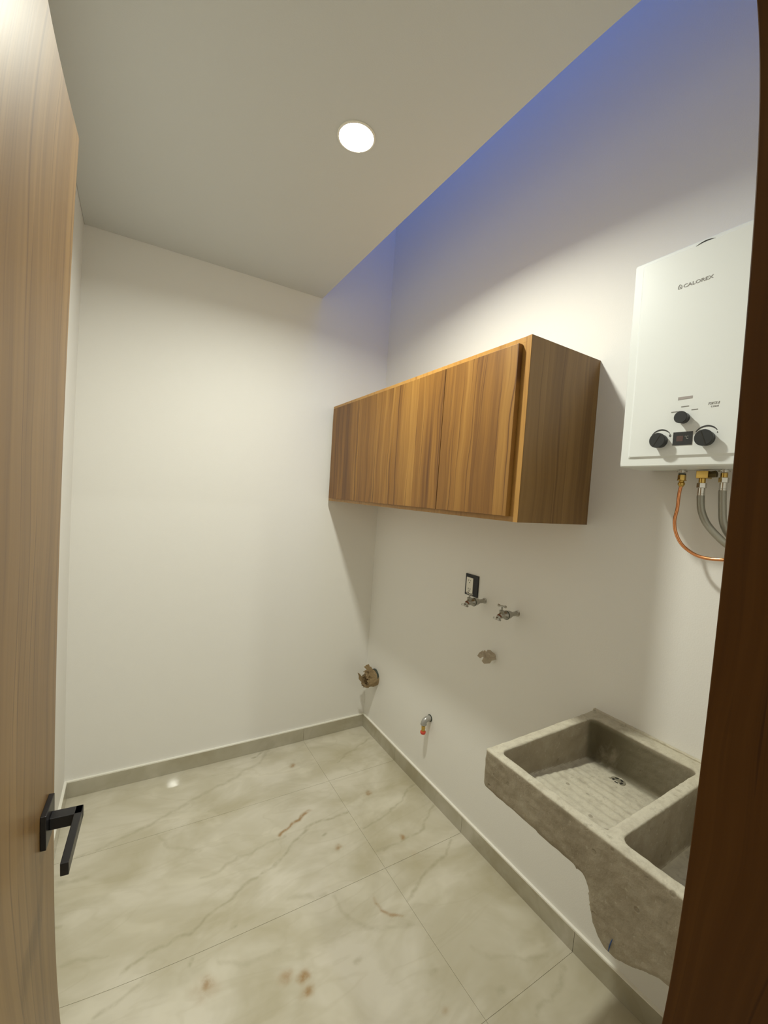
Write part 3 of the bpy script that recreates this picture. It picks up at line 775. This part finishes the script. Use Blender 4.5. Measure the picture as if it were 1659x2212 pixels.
# ------------------------------------------------------------------ taps
def faucet(label, y, z, turn=0.0):
    t = thing('hose_faucet', label, 'tap', (W, y, z), 'zinc hose taps on the right wall')
    bm = bmesh.new()
    lathe(bm, (W-0.0003, y, z), (-1, 0, 0), [(0.0, 0.0125), (0.0025, 0.0125), (0.004, 0.009), (0.006, 0.0075), (0.014, 0.0075), (0.016, 0.0095), (0.021, 0.0095), (0.024, 0.0085), (0.034, 0.0105), (0.050, 0.0165), (0.064, 0.0178), (0.066, 0.0178)], 26)
    finish(bm, 'body', M_zinc, t, smooth=True)
    bm = bmesh.new()
    lathe(bm, (W-0.066, y, z-0.001), (-1, 0, 0), [(0.0, 0.0187), (0.0035, 0.0187)], 26)
    finish(bm, 'seal_ring', M_ring, t, smooth=True)
    bm = bmesh.new()
    lathe(bm, (W-0.0695, y, z-0.001), (-1, 0, 0), [(0.0, 0.0175), (0.005, 0.0170), (0.010, 0.0125), (0.020, 0.0110), (0.029, 0.0115), (0.033, 0.0090)], 26)
    lathe(bm, (W-0.095, y, z), (0, 0, 1), [(0.0, 0.0095), (0.014, 0.0095), (0.016, 0.0105), (0.021, 0.0105), (0.023, 0.006)], 20)
    finish(bm, 'valve_head', M_zinc, t, smooth=True, merge=False)
    bm = bmesh.new()
    lathe(bm, (W-0.099, y, z+0.004), (-0.72, 0, -0.69), [(0.0, 0.0088), (0.016, 0.0088), (0.018, 0.0080), (0.021, 0.0080)], 20)
    sp = finish(bm, 'spout', M_zinc, t, smooth=True)
    bm = bmesh.new(); lathe(bm, (W-0.104, y, z+0.001), (-0.72, 0, -0.69), [(0.0, 0.0094), (0.006, 0.0094)], 20)
    finish(bm, 'brown_band', M_tape, t)
    bm = bmesh.new(); lathe(bm, (W-0.117, y, z-0.0075), (-0.35, 0, -0.94), [(0.0, 0.011), (0.001, 0.0165), (0.0075, 0.0165), (0.0085, 0.014), (0.0086, 0.010), (0.003, 0.009)], 24)
    finish(bm, 'hose_thread', M_zinc, t, smooth=True)
    bm = bmesh.new()
    lathe(bm, (W-0.095, y, z+0.022), (0, 0, 1), [(0, 0.0035), (0.017, 0.0035)], 12)
    c, s = math.cos(turn), math.sin(turn)
    d = Vector((c, s, 0)); q = Vector((W-0.095, y, z+0.038))
    pr = [0.0050, 0.0050, 0.0034, 0.0030, 0.0040, 0.0030, 0.0034, 0.0050, 0.0050]
    tube(bm, [q + d*(k-4)*0.0045 + Vector((0, 0, 0.0015*abs(k-4)/4)) for k in range(9)], pr, 12)
    finish(bm, 'tee_handle', M_zinc, t, smooth=True, merge=False)
    return t
faucet('zinc hose tap right below the black socket plate', -1.040, 1.126, math.radians(80))
faucet('zinc hose tap on the wall to the right of the socket', -1.232, 1.122, math.radians(105))

# ------------------------------------------------------------------ pipe stubs
el = thing('elbow_pipe', 'grey pipe elbow with a brass nipple and red plug, low on the right wall', 'pipe', (W, -0.712, 0.408))
pts = [(W-0.0003, -0.712, 0.408), (W-0.018, -0.712, 0.408)] + [(W-0.018-0.023*math.sin(a), -0.712, 0.385+0.023*math.cos(a)) for a in [math.radians(15*k) for k in range(1, 7)]] + [(W-0.041, -0.712, 0.3835)]
finish(tube(bmesh.new(), pts, 0.0150, 20), 'elbow', M_pvc, el, smooth=True)
bm = bmesh.new(); lathe(bm, (W-0.0003, -0.712, 0.408), (-1, 0, 0), [(0, 0.0185), (0.003, 0.0185)], 20)
finish(bm, 'wall_ring', M_ring, el)
bm = bmesh.new(); lathe(bm, (W-0.041, -0.712, 0.3850), (0, 0, -1), [(0, 0.0163), (0.004, 0.0163)], 20)
finish(bm, 'elbow_lip', M_pvc, el)
bm = bmesh.new(); lathe(bm, (W-0.041, -0.712, 0.381), (0, 0, -1), [(0, 0.0095), (0.005, 0.0095)], 16)
finish(bm, 'dark_thread', M_ring, el)
bm = bmesh.new(); lathe(bm, (W-0.041, -0.712, 0.376), (0, 0, -1), [(0, 0.0110), (0.014, 0.0115), (0.015, 0.0102), (0.031, 0.0102)], 6)
finish(bm, 'brass_nipple', M_brass, el)
bm = bmesh.new(); lathe(bm, (W-0.041, -0.712, 0.346), (0, 0, -1), [(0, 0.0130), (0.002, 0.0145), (0.009, 0.0145), (0.014, 0.0120)], 18)
finish(bm, 'red_plug', M_red, el, smooth=True)

def crumple(name, mat, parent, cy, cz, r, reach, seed, amp, n=30, m=9, lean=0.0, solid=0.0012):
    bm = bmesh.new(); rings = []
    for j in range(m):
        ring = []
        for i in range(n):
            a = 2*math.pi*i/n
            L = reach(a)
            t = j/(m-1)
            p = Vector((math.cos(a)*2.2, math.sin(a)*2.2, t*2.5+seed))
            k = noise.noise(p)*amp*(0.25+t) + noise.noise(p*2.7)*amp*0.5*(0.2+t)
            rad = r + k
            ring.append(bm.verts.new((W-0.0004 - L*t, cy + rad*math.cos(a) , cz + rad*math.sin(a) + lean*t*t)))
        rings.append(ring)
    for j in range(m-1):
        for i in range(n):
            bm.faces.new((rings[j][i], rings[j][(i+1) % n], rings[j+1][(i+1) % n], rings[j+1][i]))
    o = finish(bm, name, mat, parent)
    md = o.modifiers.new('solid', 'SOLIDIFY'); md.thickness = solid; md.offset = -1
    return o
# large drain pipe stuffed and wrapped in brown paper
st = thing('paper_wrapped_drain_pipe', 'wall drain pipe wrapped in torn brown paper by the back corner', 'pipe', (W, -0.125, 0.385))
bm = bmesh.new(); lathe(bm, (W-0.0004, -0.122, 0.388), (-1, 0, 0), [(0, 0.049), (0.012, 0.049), (0.012, 0.045), (0, 0.045)], 36, caps=False)
finish(bm, 'black_pipe_end', M_ring, st)
def reachA(a):
    d = math.degrees(a) % 360
    L = 0.085 + 0.014*noise.noise(Vector((math.cos(a)*3, math.sin(a)*3, 5.0)))
    # top flap
    L -= 0.055*math.exp(-((d-35)/28.0)**2)
    L += 0.010*math.exp(-((d-120)/25.0)**2)
    L += 0.006*math.sin(d*0.31)
    return L
crumple('paper_wrap', M_kraft, st, -0.122, 0.382, 0.050, reachA, 1.7, 0.010, 44, 9)
# torn flaps
def flap(pts, name, mat, parent, th=0.0012):
    bm = bmesh.new()
    vs = [bm.verts.new(p) for p in pts]
    c = bm.verts.new(sum((Vector(p) for p in pts), Vector())/len(pts) + Vector((-0.003, 0.002, 0.003)))
    for i in range(len(vs)):
        bm.faces.new((vs[i], vs[(i+1) % len(vs)], c))
    o = finish(bm, name, mat, parent)
    md = o.modifiers.new('solid', 'SOLIDIFY'); md.thickness = th
    return o
flap([(1.570, -0.125, 0.375), (1.560, -0.13, 0.395), (1.525, -0.14, 0.435), (1.507, -0.146, 0.447), (1.518, -0.145, 0.425), (1.522, -0.14, 0.400), (1.545, -0.14, 0.376), (1.556, -0.14, 0.366)], 'paper_flap', M_kraft, st)
flap([(1.600, -0.15, 0.430), (1.572, -0.15, 0.455), (1.548, -0.148, 0.480), (1.562, -0.143, 0.4795), (1.566, -0.142, 0.486), (1.590, -0.14, 0.486), (1.596, -0.142, 0.468), (1.604, -0.143, 0.470), (1.622, -0.15, 0.438)], 'paper_flap', M_kraft, st)
flap([(1.600, -0.165, 0.410), (1.575, -0.168, 0.428), (1.583, -0.165, 0.446), (1.610, -0.16, 0.438), (1.632, -0.16, 0.415), (1.648, -0.165, 0.398), (1.630, -0.17, 0.400)], 'paper_flap', M_kraft, st)
flap([(1.640, -0.10, 0.40), (1.60, -0.10, 0.38), (1.585, -0.12, 0.39), (1.59, -0.13, 0.41), (1.61, -0.12, 0.43), (1.64, -0.11, 0.425)], 'paper_plug', M_kraft, st, 0.01)

# small capped stub wrapped in beige paper below the taps
s2 = thing('paper_wrapped_stub', 'small pipe stub wrapped in crumpled beige paper below the taps', 'pipe', (W, -1.118, 0.897))
bm = bmesh.new(); lathe(bm, (W-0.0004, -1.120, 0.900), (-1, 0, 0), [(0, 0.0125), (0.03, 0.0125)], 20)
finish(bm, 'pipe_end', M_paper, s2)
flap([(1.655-0.001, -1.116, 0.913), (1.640, -1.112, 0.925), (1.622, -1.112, 0.928), (1.606, -1.122, 0.908), (1.632, -1.138, 0.888), (1.655-0.001, -1.138, 0.890)], 'paper_flap', M_paper, s2)
flap([(1.612, -1.105, 0.925), (1.597, -1.108, 0.916), (1.600, -1.118, 0.896), (1.590, -1.118, 0.884), (1.606, -1.116, 0.869), (1.640, -1.116, 0.866), (1.644, -1.132, 0.896), (1.628, -1.128, 0.913)], 'paper_flap', M_paper, s2, 0.004)
flap([(1.606, -1.100, 0.923), (1.588, -1.098, 0.915), (1.578, -1.098, 0.902), (1.592, -1.102, 0.890), (1.601, -1.112, 0.902)], 'paper_flap', M_paper, s2)


# ------------------------------------------------------------------ concrete laundry sink
sk = thing('laundry_sink', 'grey cast concrete double laundry sink fixed to the right wall', 'sink', (W, -1.9, 0.78))
SX0, ZS = 1.135, 0.889
Y1, Y0 = -1.600, YF+0.003
# outer body: front profile (y, z)
prof = [(Y1, ZS), (Y1, 0.790), (Y1-0.006, 0.781), (-1.700, 0.780), (-1.880, 0.780), (-1.905, 0.777), (-1.920, 0.766), (-1.929, 0.745), (-1.935, 0.715), (-1.943, 0.688), (-1.956, 0.670), (-1.975, 0.658), (-2.000, 0.656), (-2.025, 0.668), (-2.050, 0.685), (-2.085, 0.700), (Y0, 0.706), (Y0, ZS)]
bm = bmesh.new()
a = [bm.verts.new((SX0, y, z)) for y, z in prof]
b_ = [bm.verts.new((W-0.0015, y, z-(0.055 if 0.77 < z < 0.80 else 0.0))) for y, z in prof]
bm.faces.new(a); bm.faces.new(list(reversed(b_)))
for i in range(len(prof)):
    bm.faces.new((a[i], a[(i+1) % len(prof)], b_[(i+1) % len(prof)], b_[i]))
bmesh.ops.triangulate(bm, faces=bm.faces)
body = finish(bm, 'basin', M_conc)
def cutter(x0, x1, y0, y1, zb0, zb1, taper, r, ztop=ZS+0.05):
    """rounded tapering pit; zb0 is the bottom height at x0, zb1 at x1"""
    bm = bmesh.new(); rings = []
    for lev in (1, 0):
        k = 0 if lev else taper
        ring = []
        for cx, cy, a0 in ((x1-r, y1-r, 0), (x0+r, y1-r, 90), (x0+r, y0+r, 180), (x1-r, y0+r, 270)):
            for i in range(5):
                an = math.radians(a0+90*i/4)
                px = cx + r*math.cos(an); py = cy + r*math.sin(an)
                mx, my = (x0+x1)/2, (y0+y1)/2
                px = mx + (px-mx)*(1-2*k/(x1-x0)); py = my + (py-my)*(1-2*k/(y1-y0))
                z = ztop if lev else zb0 + (zb1-zb0)*(px-x0)/(x1-x0)
                ring.append(bm.verts.new((px, py, z)))
        rings.append(ring)
    n = len(rings[0])
    for i in range(n):
        bm.faces.new((rings[0][i], rings[0][(i+1) % n], rings[1][(i+1) % n], rings[1][i]))
    bm.faces.new(rings[0]); bm.faces.new(list(reversed(rings[1])))
    return finish(bm, 'cutter', M_conc)
cuts = [cutter(1.160, 1.598, -1.940, -1.628, 0.802, 0.757, 0.008, 0.018),
        cutter(1.164, 1.600, Y0+0.028, -1.965, 0.740, 0.740, 0.006, 0.022)]
for c in cuts:
    md = body.modifiers.new('cut', 'BOOLEAN'); md.operation = 'DIFFERENCE'; md.object = c; md.solver = 'EXACT'
md = body.modifiers.new('remesh', 'REMESH'); md.mode = 'VOXEL'; md.voxel_size = 0.0045
md = body.modifiers.new('soft', 'SMOOTH'); md.factor = 0.5; md.iterations = 3
bpy.context.view_layer.update()
me = bpy.data.meshes.new_from_object(body.evaluated_get(bpy.context.evaluated_depsgraph_get()))
bpy.data.objects.remove(body)
for c in cuts: bpy.data.objects.remove(c)
# uneven cast surface, worn rims and the washboard ridges of the shallow basin
NV = len(me.vertices)
_co = np.empty(NV*3, np.float32); _no = np.empty(NV*3, np.float32)
me.vertices.foreach_get('co', _co); me.vertex_normals.foreach_get('vector', _no)
_co = _co.reshape(-1, 3); _no = _no.reshape(-1, 3)
for vi in range(NV):
    p = Vector(_co[vi].tolist()); vn = Vector(_no[vi].tolist())
    k = noise.noise(p*62.0)*0.0012 + noise.noise(p*28.0)*0.0010 + noise.noise(p*11.0)*0.0007
    q = p + vn*k
    if vn.z > 0.6 and p.z < 0.83 and -1.92 < p.y < -1.645 and 1.185 < p.x < 1.49:
        fade = min(1, (p.x-1.185)/0.02, (1.49-p.x)/0.02, (p.y+1.92)/0.03, (-1.645-p.y)/0.03)
        worn = 0.45 + 0.55*max(0, min(1, 0.5+1.6*noise.noise(Vector((p.x*7, p.y*7, 3)))))
        q.z += 0.0042*fade*worn*(0.5+0.5*math.sin((p.x-1.185)*2*math.pi/0.036))
    if p.x > W-0.004: q.x = min(q.x, W-0.001)
    _co[vi] = q
me.vertices.foreach_set('co', _co.ravel())
me.update()
me.name = 'basin'
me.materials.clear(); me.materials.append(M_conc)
for p in me.polygons: p.use_smooth = True
body = bpy.data.objects.new('basin', me); COL.objects.link(body)
body.parent = sk; body.matrix_parent_inverse = Matrix.Translation(-Vector(sk.location))
bm = bmesh.new(); box(bm, W-0.012, W-0.0006, Y0, Y1, ZS-0.002, ZS+0.004)
bmesh.ops.subdivide_edges(bm, edges=[e for e in bm.edges if abs((e.verts[0].co-e.verts[1].co).y) > 0.3], cuts=50)
for v in bm.verts:
    v.co.z += 0.0012*noise.noise(v.co*60) ; v.co.x = min(v.co.x + (0.0 if v.co.x > W-0.004 else 0.003*noise.noise(v.co*45)), W-0.0006)
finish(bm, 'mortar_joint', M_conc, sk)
dz = 0.7635
DC = (1.545, -1.757)
bm = bmesh.new(); lathe(bm, (DC[0], DC[1], dz-0.004), (0, 0, 1), [(0, 0.021), (0.0035, 0.021), (0.0045, 0.0195), (0.0035, 0.0185)], 32)
dr = finish(bm, 'drain', plain('drain_metal', (0.40, 0.37, 0.28), 0.45, 0.5), sk, smooth=True)
bm = bmesh.new()
for k in range(5):
    a0 = math.radians(72*k+20); a1 = a0+math.radians(44)
    lo_ = [(DC[0]+0.0155*math.cos(a0+(a1-a0)*t/5), DC[1]+0.0155*math.sin(a0+(a1-a0)*t/5)) for t in range(6)]
    hi_ = [(DC[0]+0.0095*math.cos(a0+(a1-a0)*t/5), DC[1]+0.0095*math.sin(a0+(a1-a0)*t/5)) for t in range(6)]
    vs = [bm.verts.new((x, y, dz+0.0005)) for x, y in lo_+hi_[::-1]]
    bm.faces.new(vs)
finish(bm, 'drain_holes', M_dark, dr)
bm = bmesh.new()
tube(bm, [(SX0-0.0012, -1.9905, 0.697), (SX0-0.0016, -1.9885, 0.688), (SX0-0.0016, -1.9865, 0.676), (SX0-0.0012, -1.9856, 0.664)], [0.0006, 0.0013, 0.0013, 0.0006], 8)
finish(bm, 'pen_mark', M_blue, sk)
